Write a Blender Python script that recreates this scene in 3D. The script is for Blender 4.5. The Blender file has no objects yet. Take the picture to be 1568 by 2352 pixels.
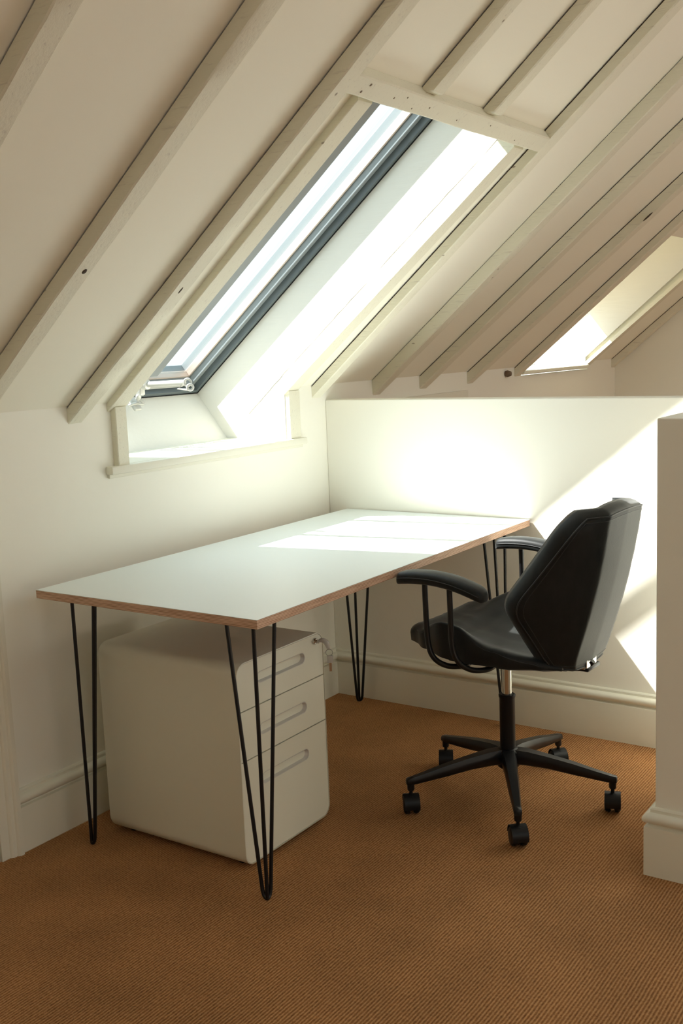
import bpy, bmesh, math, random
from mathutils import Vector, Matrix, Euler, noise

S = bpy.context.scene
COL = S.collection
R = math.radians
PI = math.pi

# ------------------------------------------------------------------ camera
cd = bpy.data.cameras.new('camera')
cam = bpy.data.objects.new('camera', cd)
COL.objects.link(cam)
cam.rotation_mode = 'XYZ'
cam.rotation_euler = (1.4191, 0.0393, 0.5908)
cam.location = (2.3499, -3.3778, 1.3431)
cd.sensor_fit = 'VERTICAL'
cd.sensor_height = 36.0
cd.lens = 2475.32 / 2352 * 36
cd.clip_start = 0.05
cd.clip_end = 200
S.camera = cam

# ------------------------------------------------------------------ light
SUN_DIR = Vector((0.795, 0.37, -1.0)).normalized()
sd = bpy.data.lights.new('sun', 'SUN')
sd.energy = 11.5
sd.angle = R(0.6)
sd.color = (1.0, 0.895, 0.83)
sun = bpy.data.objects.new('sun', sd)
sun.rotation_euler = SUN_DIR.to_track_quat('-Z', 'Y').to_euler()
COL.objects.link(sun)

SKY_BASE, SKY_GLOW = 0.80, 1.3
w = bpy.data.worlds.new('sky')
S.world = w
w.use_nodes = True
wn = w.node_tree.nodes
wl = w.node_tree.links
bg = wn['Background']
tc = wn.new('ShaderNodeTexCoord')
sep = wn.new('ShaderNodeSeparateXYZ')
rmp = wn.new('ShaderNodeValToRGB')
rmp.color_ramp.elements[0].position = 0.45
rmp.color_ramp.elements[0].color = (0.88, 0.87, 0.85, 1)
rmp.color_ramp.elements[1].position = 0.75
rmp.color_ramp.elements[1].color = (0.70, 0.86, 0.92, 1)
mr = wn.new('ShaderNodeMapRange')
mr.inputs['From Min'].default_value = -1
wl.new(tc.outputs['Generated'], sep.inputs[0])
wl.new(sep.outputs['Z'], mr.inputs['Value'])
wl.new(mr.outputs[0], rmp.inputs[0])
# the sky brightens towards the sun
dt = wn.new('ShaderNodeVectorMath'); dt.operation = 'DOT_PRODUCT'; dt.inputs[1].default_value = tuple(-SUN_DIR)
nm = wn.new('ShaderNodeVectorMath'); nm.operation = 'NORMALIZE'
mxd = wn.new('ShaderNodeMath'); mxd.operation = 'MAXIMUM'; mxd.inputs[1].default_value = 0.0
pwd = wn.new('ShaderNodeMath'); pwd.operation = 'POWER'; pwd.inputs[1].default_value = 3.0
gc = wn.new('ShaderNodeVectorMath'); gc.operation = 'SCALE'; gc.inputs[0].default_value = (0.98, 0.95, 0.90)
gm = wn.new('ShaderNodeMath'); gm.operation = 'MULTIPLY'; gm.inputs[1].default_value = SKY_GLOW
bs = wn.new('ShaderNodeVectorMath'); bs.operation = 'SCALE'; bs.inputs['Scale'].default_value = SKY_BASE
sm = wn.new('ShaderNodeVectorMath'); sm.operation = 'ADD'
wl.new(tc.outputs['Generated'], nm.inputs[0]); wl.new(nm.outputs[0], dt.inputs[0])
wl.new(dt.outputs['Value'], mxd.inputs[0]); wl.new(mxd.outputs[0], pwd.inputs[0]); wl.new(pwd.outputs[0], gm.inputs[0])
wl.new(gm.outputs[0], gc.inputs['Scale']); wl.new(rmp.outputs[0], bs.inputs[0])
wl.new(bs.outputs[0], sm.inputs[0]); wl.new(gc.outputs[0], sm.inputs[1]); wl.new(sm.outputs[0], bg.inputs[0])
bg.inputs[1].default_value = 1.0

S.view_settings.view_transform = 'Standard'
S.view_settings.look = 'None'
S.view_settings.exposure = 1.25
S.view_settings.gamma = 1.0
S.view_settings.use_curve_mapping = False
S.cycles.use_denoising = True
S.cycles.max_bounces = 10
S.cycles.diffuse_bounces = 7
S.cycles.glossy_bounces = 4
S.cycles.transparent_max_bounces = 12
S.cycles.sample_clamp_indirect = 6.0
S.cycles.caustics_reflective = False
S.cycles.caustics_refractive = False

# ------------------------------------------------------------------ slope frame
SL = R(39)
ZK = 1.207                      # height of the crease between knee wall and slope
cs, sn = math.cos(SL), math.sin(SL)
def sp(u, y, off=0.0):          # a point on the slope: u up the slope, off outwards
    return Vector((u*cs - off*sn, y, ZK + u*sn + off*cs))

# portals: real window openings through which the sky is sampled
def portal(u, y, su, sy, off):
    ld = bpy.data.lights.new('sky_portal', 'AREA')
    ld.shape = 'RECTANGLE'; ld.size = su; ld.size_y = sy
    ld.cycles.is_portal = True
    o = bpy.data.objects.new('sky_portal', ld); COL.objects.link(o)
    X = Vector((cs, 0, sn)); Z = Vector((-sn, 0, cs)); Y = Z.cross(X)
    M = Matrix((X, Y, Z)).transposed().to_4x4(); M.translation = sp(u, y, off)
    o.matrix_world = M
portal(0.45, -0.66, 1.60, 0.84, 0.36)
portal(0.30, 2.22, 1.30, 0.84, 0.36)

# ------------------------------------------------------------------ materials
def mat(name):
    m = bpy.data.materials.new(name); m.use_nodes = True
    return m, m.node_tree.nodes, m.node_tree.links, m.node_tree.nodes['Principled BSDF']
def simple(name, col, rough=0.5, metal=0.0, **k):
    m, n, l, b = mat(name)
    b.inputs['Base Color'].default_value = (*col, 1)
    b.inputs['Roughness'].default_value = rough
    b.inputs['Metallic'].default_value = metal
    for a, v in k.items(): b.inputs[a.replace('_', ' ')].default_value = v
    return m
def bumped(name, col, rough, scale, strength, dist=0.002, detail=4, stretch=(1, 1, 1), var=0.0, **k):
    m, n, l, b = mat(name)
    b.inputs['Roughness'].default_value = rough
    for a, v in k.items(): b.inputs[a.replace('_', ' ')].default_value = v
    t = n.new('ShaderNodeTexCoord'); mp = n.new('ShaderNodeMapping')
    mp.inputs['Scale'].default_value = stretch
    nz = n.new('ShaderNodeTexNoise'); nz.inputs['Scale'].default_value = scale; nz.inputs['Detail'].default_value = detail
    bp = n.new('ShaderNodeBump'); bp.inputs['Strength'].default_value = strength; bp.inputs['Distance'].default_value = dist
    l.new(t.outputs['Object'], mp.inputs[0]); l.new(mp.outputs[0], nz.inputs['Vector'])
    l.new(nz.outputs[0], bp.inputs['Height']); l.new(bp.outputs[0], b.inputs['Normal'])
    if var:
        r = n.new('ShaderNodeValToRGB')
        r.color_ramp.elements[0].position = 0.35; r.color_ramp.elements[1].position = 0.65
        r.color_ramp.elements[0].color = (*[c*(1-var) for c in col], 1)
        r.color_ramp.elements[1].color = (*[min(1, c*(1+var)) for c in col], 1)
        l.new(nz.outputs[0], r.inputs[0]); l.new(r.outputs[0], b.inputs['Base Color'])
    else:
        b.inputs['Base Color'].default_value = (*col, 1)
    return m

WALL = bumped('wall_paint', (0.860, 0.842, 0.755), 0.75, 60, 0.15, 0.001)
CEIL = bumped('ceiling_paint', (0.870, 0.846, 0.73), 0.8, 40, 0.15, 0.001)
TRIM = bumped('trim_paint', (0.77, 0.75, 0.64), 0.45, 30, 0.1, 0.001)
GAP_SHADE_KNOT = simple('gap_shade_and_knots', (0.06, 0.04, 0.025), 0.9)  # dark colour for the rafter gap shade; knots and holes share it
CABM = bumped('powder_coat', (0.75, 0.735, 0.615), 0.42, 400, 0.08, 0.0005)
BLACKM = simple('black_metal', (0.006, 0.006, 0.007), 0.36, 0.0, Specular_IOR_Level=0.4)
CHROME = simple('chrome', (0.62, 0.60, 0.57), 0.22, 1.0)
PLASTIC = simple('black_plastic', (0.007, 0.007, 0.008), 0.42, Specular_IOR_Level=0.3)
LAMIN = simple('white_laminate', (0.83, 0.88, 0.88), 0.38)
DGREY = simple('grey_window_frame', (0.115, 0.14, 0.15), 0.45)
MGREY = simple('window_sash_grey', (0.24, 0.27, 0.28), 0.4)
BEAD = simple('glazing_bead', (0.62, 0.52, 0.45), 0.35, 0.5)
WHITEP = simple('white_opener_metal', (0.56, 0.56, 0.53), 0.35, 0.35)
GAP = simple('drawer_gap', (0.09, 0.08, 0.06), 0.8)

def beam_paint():
    m, n, l, b = mat('painted_timber')
    b.inputs['Roughness'].default_value = 0.6
    t = n.new('ShaderNodeTexCoord')
    mp = n.new('ShaderNodeMapping'); mp.inputs['Rotation'].default_value = (0, SL, 0); mp.inputs['Scale'].default_value = (5, 60, 60)
    nz = n.new('ShaderNodeTexNoise'); nz.inputs['Scale'].default_value = 2.2; nz.inputs['Detail'].default_value = 7; nz.inputs['Roughness'].default_value = 0.65
    l.new(t.outputs['Object'], mp.inputs[0]); l.new(mp.outputs[0], nz.inputs['Vector'])
    # sparse knots and nail dents
    vo = n.new('ShaderNodeTexVoronoi'); vo.inputs['Scale'].default_value = 9.0
    mp2 = n.new('ShaderNodeMapping'); mp2.inputs['Rotation'].default_value = (0, SL, 0); mp2.inputs['Scale'].default_value = (0.55, 1.6, 1.6)
    l.new(t.outputs['Object'], mp2.inputs[0]); l.new(mp2.outputs[0], vo.inputs['Vector'])
    kr = n.new('ShaderNodeValToRGB')
    kr.color_ramp.elements[0].position = 0.035; kr.color_ramp.elements[0].color = (0, 0, 0, 1)
    kr.color_ramp.elements[1].position = 0.055; kr.color_ramp.elements[1].color = (1, 1, 1, 1)
    l.new(vo.outputs['Distance'], kr.inputs[0])
    cr = n.new('ShaderNodeValToRGB')
    cr.color_ramp.elements[0].position = 0.27; cr.color_ramp.elements[0].color = (0.60, 0.56, 0.47, 1)
    cr.color_ramp.elements[1].position = 0.42; cr.color_ramp.elements[1].color = (0.755, 0.73, 0.60, 1)
    l.new(nz.outputs[0], cr.inputs[0])
    mx = n.new('ShaderNodeMix'); mx.data_type = 'RGBA'
    mx.inputs[6].default_value = (0.34, 0.29, 0.22, 1)
    l.new(kr.outputs[0], mx.inputs[0]); l.new(cr.outputs[0], mx.inputs[7])
    l.new(mx.outputs[2], b.inputs['Base Color'])
    ml = n.new('ShaderNodeMath'); ml.operation = 'MULTIPLY'
    l.new(nz.outputs[0], ml.inputs[0]); l.new(kr.outputs[0], ml.inputs[1])
    bp = n.new('ShaderNodeBump'); bp.inputs['Strength'].default_value = 0.45; bp.inputs['Distance'].default_value = 0.003
    l.new(ml.outputs[0], bp.inputs['Height']); l.new(bp.outputs[0], b.inputs['Normal'])
    return m
BEAM = beam_paint()

def board_paint():      # cracked painted boards of the window reveals
    m, n, l, b = mat('reveal_board_paint')
    b.inputs['Roughness'].default_value = 0.55
    b.inputs['Base Color'].default_value = (0.76, 0.745, 0.685, 1)
    t = n.new('ShaderNodeTexCoord')
    mp = n.new('ShaderNodeMapping'); mp.inputs['Rotation'].default_value = (0, SL, 0); mp.inputs['Scale'].default_value = (2.0, 20, 26)
    nz = n.new('ShaderNodeTexNoise'); nz.inputs['Scale'].default_value = 2.0; nz.inputs['Detail'].default_value = 6
    l.new(t.outputs['Object'], mp.inputs[0]); l.new(mp.outputs[0], nz.inputs['Vector'])
    bp = n.new('ShaderNodeBump'); bp.inputs['Strength'].default_value = 0.5; bp.inputs['Distance'].default_value = 0.003
    l.new(nz.outputs[0], bp.inputs['Height']); l.new(bp.outputs[0], b.inputs['Normal'])
    return m
BOARD = board_paint()

def carpet():
    m, n, l, b = mat('ribbed_sisal_carpet')
    b.inputs['Roughness'].default_value = 0.95
    b.inputs['Specular IOR Level'].default_value = 0.15
    t = n.new('ShaderNodeTexCoord')
    # gentle wobble of the ribs
    nw = n.new('ShaderNodeTexNoise'); nw.inputs['Scale'].default_value = 9; nw.inputs['Detail'].default_value = 2
    l.new(t.outputs['Object'], nw.inputs['Vector'])
    sb = n.new('ShaderNodeVectorMath'); sb.operation = 'SUBTRACT'; sb.inputs[1].default_value = (0.5, 0.5, 0.5)
    sc = n.new('ShaderNodeVectorMath'); sc.operation = 'SCALE'; sc.inputs['Scale'].default_value = 0.004
    ad = n.new('ShaderNodeVectorMath'); ad.operation = 'ADD'
    l.new(nw.outputs['Color'], sb.inputs[0]); l.new(sb.outputs[0], sc.inputs[0]); l.new(sc.outputs[0], ad.inputs[1])
    l.new(t.outputs['Object'], ad.inputs[0])
    sx = n.new('ShaderNodeSeparateXYZ'); l.new(ad.outputs[0], sx.inputs[0])
    def sine(src, period):
        a = n.new('ShaderNodeMath'); a.operation = 'MULTIPLY'; a.inputs[1].default_value = 2*PI/period
        s = n.new('ShaderNodeMath'); s.operation = 'SINE'
        q = n.new('ShaderNodeMath'); q.operation = 'MULTIPLY_ADD'; q.inputs[1].default_value = 0.5; q.inputs[2].default_value = 0.5
        l.new(src, a.inputs[0]); l.new(a.outputs[0], s.inputs[0]); l.new(s.outputs[0], q.inputs[0]); return q.outputs[0]
    rib = sine(sx.outputs['X'], 0.0078)
    # short loops along each rib
    n2 = n.new('ShaderNodeTexNoise'); n2.inputs['Scale'].default_value = 1.0; n2.inputs['Detail'].default_value = 3; n2.inputs['Roughness'].default_value = 0.7
    mp = n.new('ShaderNodeMapping'); mp.inputs['Scale'].default_value = (150, 110, 1)
    l.new(ad.outputs[0], mp.inputs[0]); l.new(mp.outputs[0], n2.inputs['Vector'])
    h = n.new('ShaderNodeMath'); h.operation = 'MULTIPLY_ADD'; h.inputs[1].default_value = 0.42
    hs = n.new('ShaderNodeMath'); hs.operation = 'MULTIPLY'; hs.inputs[1].default_value = 0.85
    l.new(n2.outputs[0], hs.inputs[0]); l.new(rib, h.inputs[0]); l.new(hs.outputs[0], h.inputs[2])
    cr = n.new('ShaderNodeValToRGB')
    cr.color_ramp.elements[0].position = 0.18; cr.color_ramp.elements[0].color = (0.115, 0.040, 0.012, 1)
    cr.color_ramp.elements[1].position = 0.88; cr.color_ramp.elements[1].color = (0.50, 0.265, 0.115, 1)
    e = cr.color_ramp.elements.new(0.55); e.color = (0.325, 0.150, 0.056, 1)
    l.new(h.outputs[0], cr.inputs[0])
    # broad tonal patches, as worn sisal has
    n3 = n.new('ShaderNodeTexNoise'); n3.inputs['Scale'].default_value = 5; n3.inputs['Detail'].default_value = 3
    l.new(t.outputs['Object'], n3.inputs['Vector'])
    r3 = n.new('ShaderNodeMapRange'); r3.inputs['From Min'].default_value = 0.3; r3.inputs['From Max'].default_value = 0.7
    r3.inputs['To Min'].default_value = 0.86; r3.inputs['To Max'].default_value = 1.1
    l.new(n3.outputs[0], r3.inputs[0])
    mm = n.new('ShaderNodeVectorMath'); mm.operation = 'SCALE'
    l.new(cr.outputs[0], mm.inputs[0]); l.new(r3.outputs[0], mm.inputs['Scale'])
    l.new(mm.outputs[0], b.inputs['Base Color'])
    bp = n.new('ShaderNodeBump'); bp.inputs['Strength'].default_value = 0.8; bp.inputs['Distance'].default_value = 0.003
    l.new(h.outputs[0], bp.inputs['Height']); l.new(bp.outputs[0], b.inputs['Normal'])
    return m
CARPET = carpet()

def ply():
    m, n, l, b = mat('birch_ply_edge')
    b.inputs['Roughness'].default_value = 0.55
    t = n.new('ShaderNodeTexCoord'); sx = n.new('ShaderNodeSeparateXYZ'); l.new(t.outputs['Object'], sx.inputs[0])
    a = n.new('ShaderNodeMath'); a.operation = 'MULTIPLY'; a.inputs[1].default_value = 2*PI/0.0034
    s = n.new('ShaderNodeMath'); s.operation = 'SINE'
    l.new(sx.outputs['Z'], a.inputs[0]); l.new(a.outputs[0], s.inputs[0])
    nz = n.new('ShaderNodeTexNoise'); nz.inputs['Scale'].default_value = 1; nz.inputs['Detail'].default_value = 5
    mp = n.new('ShaderNodeMapping'); mp.inputs['Scale'].default_value = (14, 14, 420)
    l.new(t.outputs['Object'], mp.inputs[0]); l.new(mp.outputs[0], nz.inputs['Vector'])
    q = n.new('ShaderNodeMath'); q.operation = 'MULTIPLY_ADD'; q.inputs[1].default_value = 0.24
    l.new(s.outputs[0], q.inputs[0]); l.new(nz.outputs[0], q.inputs[2])
    cr = n.new('ShaderNodeValToRGB')
    cr.color_ramp.elements[0].position = 0.22; cr.color_ramp.elements[0].color = (0.30, 0.155, 0.085, 1)
    cr.color_ramp.elements[1].position = 0.66; cr.color_ramp.elements[1].color = (0.70, 0.47, 0.33, 1)
    l.new(q.outputs[0], cr.inputs[0]); l.new(cr.outputs[0], b.inputs['Base Color'])
    return m
PLY = ply()

def leather():
    m, n, l, b = mat('charcoal_suede_leather')
    t = n.new('ShaderNodeTexCoord')
    nz = n.new('ShaderNodeTexNoise'); nz.inputs['Scale'].default_value = 26; nz.inputs['Detail'].default_value = 8; nz.inputs['Roughness'].default_value = 0.7
    mp = n.new('ShaderNodeMapping'); mp.inputs['Scale'].default_value = (1, 1, 0.45)
    l.new(t.outputs['Object'], mp.inputs[0]); l.new(mp.outputs[0], nz.inputs['Vector'])
    cr = n.new('ShaderNodeValToRGB')
    cr.color_ramp.elements[0].position = 0.3; cr.color_ramp.elements[0].color = (0.005, 0.0062, 0.0068, 1)
    cr.color_ramp.elements[1].position = 0.72; cr.color_ramp.elements[1].color = (0.014, 0.0155, 0.0155, 1)
    l.new(nz.outputs[0], cr.inputs[0]); l.new(cr.outputs[0], b.inputs['Base Color'])
    b.inputs['Roughness'].default_value = 0.52
    b.inputs['Specular IOR Level'].default_value = 0.24
    b.inputs['Sheen Weight'].default_value = 0.30
    b.inputs['Sheen Roughness'].default_value = 0.4
    b.inputs['Sheen Tint'].default_value = (0.85, 0.88, 0.86, 1)
    n2 = n.new('ShaderNodeTexNoise'); n2.inputs['Scale'].default_value = 220; n2.inputs['Detail'].default_value = 3
    l.new(t.outputs['Object'], n2.inputs['Vector'])
    bp = n.new('ShaderNodeBump'); bp.inputs['Strength'].default_value = 0.18; bp.inputs['Distance'].default_value = 0.001
    l.new(n2.outputs[0], bp.inputs['Height']); l.new(bp.outputs[0], b.inputs['Normal'])
    return m
LEATHER = leather()
THREAD = simple('seam_thread', (0.02, 0.022, 0.024), 0.5)

def pane_mat():
    m, n, l, b = mat('window_glass')
    n.remove(b)
    out = n['Material Output']
    tr = n.new('ShaderNodeBsdfTransparent'); tr.inputs[0].default_value = (0.85, 0.895, 0.905, 1)
    gl = n.new('ShaderNodeBsdfGlossy'); gl.inputs['Roughness'].default_value = 0.02
    # Schlick reflectance, the same from either face of the pane
    lw = n.new('ShaderNodeLayerWeight'); lw.inputs['Blend'].default_value = 0.5
    pw = n.new('ShaderNodeMath'); pw.operation = 'POWER'; pw.inputs[1].default_value = 5.0
    fr = n.new('ShaderNodeMath'); fr.operation = 'MULTIPLY_ADD'; fr.inputs[1].default_value = 0.9; fr.inputs[2].default_value = 0.04
    l.new(lw.outputs['Facing'], pw.inputs[0]); l.new(pw.outputs[0], fr.inputs[0])
    mx = n.new('ShaderNodeMixShader')
    l.new(fr.outputs[0], mx.inputs[0]); l.new(tr.outputs[0], mx.inputs[1]); l.new(gl.outputs[0], mx.inputs[2])
    l.new(mx.outputs[0], out.inputs[0])
    return m
PANE = pane_mat()
CLEARP = simple('clear_plastic', (0.82, 0.80, 0.78), 0.12, 0.0, Transmission_Weight=0.55, IOR=1.45)

# ------------------------------------------------------------------ mesh helpers
def link(name, bm, m, parent=None, smooth=False, kind=None, mats=None):
    me = bpy.data.meshes.new(name)
    bmesh.ops.recalc_face_normals(bm, faces=bm.faces)
    bm.to_mesh(me); bm.free()
    for x in (mats or [m]): me.materials.append(x)
    if smooth:
        for p in me.polygons: p.use_smooth = True
        if smooth != 'all':
            try: me.set_sharp_from_angle(angle=R(smooth if isinstance(smooth, (int, float)) and smooth > 1 else 40))
            except Exception: pass
    o = bpy.data.objects.new(name, me)
    COL.objects.link(o)
    if parent: o.parent = parent
    if kind: o['kind'] = kind
    return o
def tag(o, label=None, cat=None, group=None, kind=None):
    if label: o['label'] = label
    if cat: o['category'] = cat
    if group: o['group'] = group
    if kind: o['kind'] = kind
    return o
def empty(name, loc=(0, 0, 0), rz=0.0):
    o = bpy.data.objects.new(name, None); COL.objects.link(o)
    o.location = loc; o.rotation_euler = (0, 0, rz); o.empty_display_size = 0.1
    return o
def BM(): return bmesh.new()
def box(bm, a, b, bev=0.0, M=None, seg=2):
    ret = bmesh.ops.create_cube(bm, size=1.0)
    vs = ret['verts']
    c = [(a[i]+b[i])/2 for i in range(3)]; s = [abs(b[i]-a[i]) for i in range(3)]
    for v in vs:
        v.co = Vector((c[0]+v.co.x*s[0], c[1]+v.co.y*s[1], c[2]+v.co.z*s[2]))
    if bev:
        es = list({e for v in vs for e in v.link_edges})
        r = bmesh.ops.bevel(bm, geom=es, offset=bev, segments=seg, affect='EDGES', profile=0.5)
        vs = list({v for v in vs if v.is_valid} | {v for f in r['faces'] for v in f.verts})
    if M is not None:
        for v in vs: v.co = M @ v.co
    return vs
def prism(bm, pts, y0, y1, axis='y'):
    """extrude a closed outline; axis y: pts are (x,z); x: (y,z); z: (x,y)"""
    def mk(p, t):
        return Vector((p[0], t, p[1])) if axis == 'y' else Vector((t, p[0], p[1])) if axis == 'x' else Vector((p[0], p[1], t))
    A = [bm.verts.new(mk(p, y0)) for p in pts]; B = [bm.verts.new(mk(p, y1)) for p in pts]
    n = len(pts)
    bm.faces.new(A); bm.faces.new(B[::-1])
    for i in range(n):
        bm.faces.new((A[i], A[(i+1) % n], B[(i+1) % n], B[i]))
    return A + B
def frames(pts):
    out = []
    n = len(pts)
    prev = None
    for i in range(n):
        t = (pts[min(i+1, n-1)] - pts[max(i-1, 0)]).normalized()
        if prev is None:
            a = Vector((0, 0, 1)) if abs(t.z) < 0.9 else Vector((1, 0, 0))
            nrm = (a - t*a.dot(t)).normalized()
        else:
            nrm = (prev - t*prev.dot(t)).normalized()
        prev = nrm
        out.append((nrm, t.cross(nrm)))
    return out
def tube(bm, pts, r, seg=10, closed=False, cap=True, radii=None):
    pts = [Vector(p) for p in pts]
    n = len(pts)
    if closed:
        ext = [pts[-1]] + pts + [pts[0]]
        fr = frames(ext)[1:-1]
    else: fr = frames(pts)
    rings = []
    for i, p in enumerate(pts):
        rr = radii[i] if radii else r
        a, b = fr[i]
        rings.append([bm.verts.new(p + (a*math.cos(2*PI*k/seg) + b*math.sin(2*PI*k/seg))*rr) for k in range(seg)])
    m = n if closed else n-1
    for i in range(m):
        A, B = rings[i], rings[(i+1) % n]
        for k in range(seg):
            bm.faces.new((A[k], A[(k+1) % seg], B[(k+1) % seg], B[k]))
    if cap and not closed:
        bm.faces.new(rings[0][::-1]); bm.faces.new(rings[-1])
def lathe(bm, prof, seg=24, M=None):
    """prof: (r, z) pairs from bottom to top around z"""
    rings = []
    for r_, z in prof:
        if r_ < 1e-6:
            v = [bm.verts.new((0, 0, z))]
        else:
            v = [bm.verts.new((r_*math.cos(2*PI*k/seg), r_*math.sin(2*PI*k/seg), z)) for k in range(seg)]
        rings.append(v)
    for A, B in zip(rings, rings[1:]):
        for k in range(seg):
            if len(A) == 1 and len(B) == 1: continue
            if len(A) == 1: bm.faces.new((A[0], B[(k+1) % seg], B[k]))
            elif len(B) == 1: bm.faces.new((A[k], A[(k+1) % seg], B[0]))
            else: bm.faces.new((A[k], A[(k+1) % seg], B[(k+1) % seg], B[k]))
    if len(rings[0]) > 1: bm.faces.new(rings[0][::-1])
    if len(rings[-1]) > 1: bm.faces.new(rings[-1])
    if M is not None:
        for ring in rings:
            for v in ring: v.co = M @ v.co
def align(p, z, x=None):
    z = Vector(z).normalized()
    x = Vector(x) if x is not None else (Vector((1, 0, 0)) if abs(z.x) < 0.9 else Vector((0, 1, 0)))
    x = (x - z*x.dot(z)).normalized(); y = z.cross(x)
    M = Matrix((x, y, z)).transposed().to_4x4(); M.translation = Vector(p)
    return M
def bez(p, k=8):                     # smooth a polyline of control points (Catmull-Rom)
    p = [Vector(q) for q in p]; out = []
    q = [2*p[0]-p[1]] + p + [2*p[-1]-p[-2]]
    for i in range(1, len(q)-2):
        for j in range(k):
            t = j/k
            out.append(0.5*((2*q[i]) + (-q[i-1]+q[i+1])*t + (2*q[i-1]-5*q[i]+4*q[i+1]-q[i+2])*t*t + (-q[i-1]+3*q[i]-3*q[i+1]+q[i+2])*t**3))
    out.append(p[-1]); return out
def lerp_tab(tab, t):
    if t <= tab[0][0]: return tab[0][1]
    for (a, va), (b, vb) in zip(tab, tab[1:]):
        if t <= b:
            k = (t-a)/(b-a); k = k*k*(3-2*k)
            return va + (vb-va)*k
    return tab[-1][1]

def soft_tab(tab, t, k=0.035):
    def lin(x):
        if x <= tab[0][0]: return tab[0][1]
        for (a, va), (b, vb) in zip(tab, tab[1:]):
            if x <= b: return va + (vb-va)*(x-a)/(b-a)
        return tab[-1][1]
    k = min(k, max(0.0, t-tab[0][0]), max(0.0, tab[-1][0]-t))
    return sum(lin(t+k*q) for q in (-1, -.5, 0, .5, 1))/5

# ------------------------------------------------------------------ the room
YF, YB = -5.2, 3.15             # gable ends
XR = 2.6                        # ridge
ZR = ZK + XR*math.tan(SL)
XE = 2*XR
HW = 1.148                      # half wall height
def slab(name, pts, m, th, kind='structure'):
    """a flat polygon given thickness th along its normal"""
    bm = BM(); P = [Vector(p) for p in pts]
    nrm = (P[1]-P[0]).cross(P[2]-P[0]).normalized()
    A = [bm.verts.new(p) for p in P]; B = [bm.verts.new(p + nrm*th) for p in P]
    n = len(P); bm.faces.new(A); bm.faces.new(B[::-1])
    for i in range(n): bm.faces.new((A[i], A[(i+1) % n], B[(i+1) % n], B[i]))
    return link(name, bm, m, kind=kind)

bm = BM(); box(bm, (-0.1, YF, -0.1), (XE+0.1, YB, 0.0)); tag(link('floor', bm, CARPET, kind='structure'), 'orange brown ribbed sisal carpet covering the whole floor')

# window openings: near window and far window (far one beyond the half wall)
W1 = dict(y0=-1.06, y1=-0.255, u1=1.178, pl=-0.255)
W2 = dict(y0=1.80, y1=2.66, u1=0.95, pl=-0.255)
SILL = 1.022
DEEP = 0.25                     # slope-normal depth of the reveal
def wall_left_mesh():
    bm = BM()
    t = 0.05
    def bx(y0, y1, z0, z1): box(bm, (-t, y0, z0), (0, y1, z1))
    bx(YF, W1['y0']-0.0302, 0, ZK); bx(W1['y0']-0.0302, W1['y1']+0.0302, 0, SILL-0.023); bx(W1['y1']+0.0302, W2['y0']-0.0302, 0, ZK); bx(W2['y0']-0.0302, W2['y1']+0.0302, 0, 1.160); bx(W2['y1']+0.0302, YB, 0, ZK)
    return bm
def merge(bm):
    bmesh.ops.remove_doubles(bm, verts=bm.verts, dist=1e-5); return bm
tag(link('wall_left', wall_left_mesh(), WALL, kind='structure'), 'low cream knee wall under the sloping ceiling')
# ceiling slope with two openings
def ceiling_mesh():
    bm = BM(); t = 0.03; UR = XR/cs
    def panel(u0, u1, y0, y1):
        P = [sp(u0, y0), sp(u1, y0), sp(u1, y1), sp(u0, y1)]
        Q = [sp(u0, y0, t), sp(u1, y0, t), sp(u1, y1, t), sp(u0, y1, t)]
        A = [bm.verts.new(p) for p in P]; B = [bm.verts.new(p) for p in Q]
        bm.faces.new(A[::-1]); bm.faces.new(B)
        for i in range(4): bm.faces.new((A[i], A[(i+1) % 4], B[(i+1) % 4], B[i]))
    panel(0, UR, YF, W1['y0']-0.0302); panel(W1['u1'], UR, W1['y0']-0.0302, W1['y1']+0.0302)
    panel(0, UR, W1['y1']+0.0302, W2['y0']-0.0302); panel(W2['u1'], UR, W2['y0']-0.0302, W2['y1']+0.0302)
    panel(0, UR, W2['y1']+0.0302, YB)
    # the other side of the roof
    def far(y0, y1, x0, x1):
        f = lambda x: ZR - (x-XR)*math.tan(SL)
        P = [Vector((x0, y0, f(x0))), Vector((x1, y0, f(x1))), Vector((x1, y1, f(x1))), Vector((x0, y1, f(x0)))]
        A = [bm.verts.new(p) for p in P]; B = [bm.verts.new(p+Vector((0, 0, t))) for p in P]
        bm.faces.new(A[::-1]); bm.faces.new(B)
        for i in range(4): bm.faces.new((A[i], A[(i+1) % 4], B[(i+1) % 4], B[i]))
    a, b = XR+0.65, XR+1.95
    far(YF, YB, XR, a); far(YF, YB, b, XE)
    far(YF, -4.0, a, b); far(-2.6, -1.0, a, b); far(1.7, YB, a, b)  # spaces between are openings added to fill the room with daylight
    return bm
tag(link('ceiling', ceiling_mesh(), CEIL, kind='structure'), 'cream plastered roof slopes between painted rafters')
for yc, wy in ((0.35, 2.7), (-3.3, 1.4)):       # portals over the openings added in the unseen slope for fill light
    ld = bpy.data.lights.new('sky_portal', 'AREA'); ld.shape = 'RECTANGLE'; ld.size = 1.67; ld.size_y = wy; ld.cycles.is_portal = True
    o = bpy.data.objects.new('sky_portal', ld); COL.objects.link(o)
    X = Vector((cs, 0, -sn)); Z = Vector((sn, 0, cs)); M = Matrix((X, Z.cross(X), Z)).transposed().to_4x4()
    M.translation = Vector((XR+1.30, yc, ZR-1.30*math.tan(SL)+0.04)); o.matrix_world = M

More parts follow.
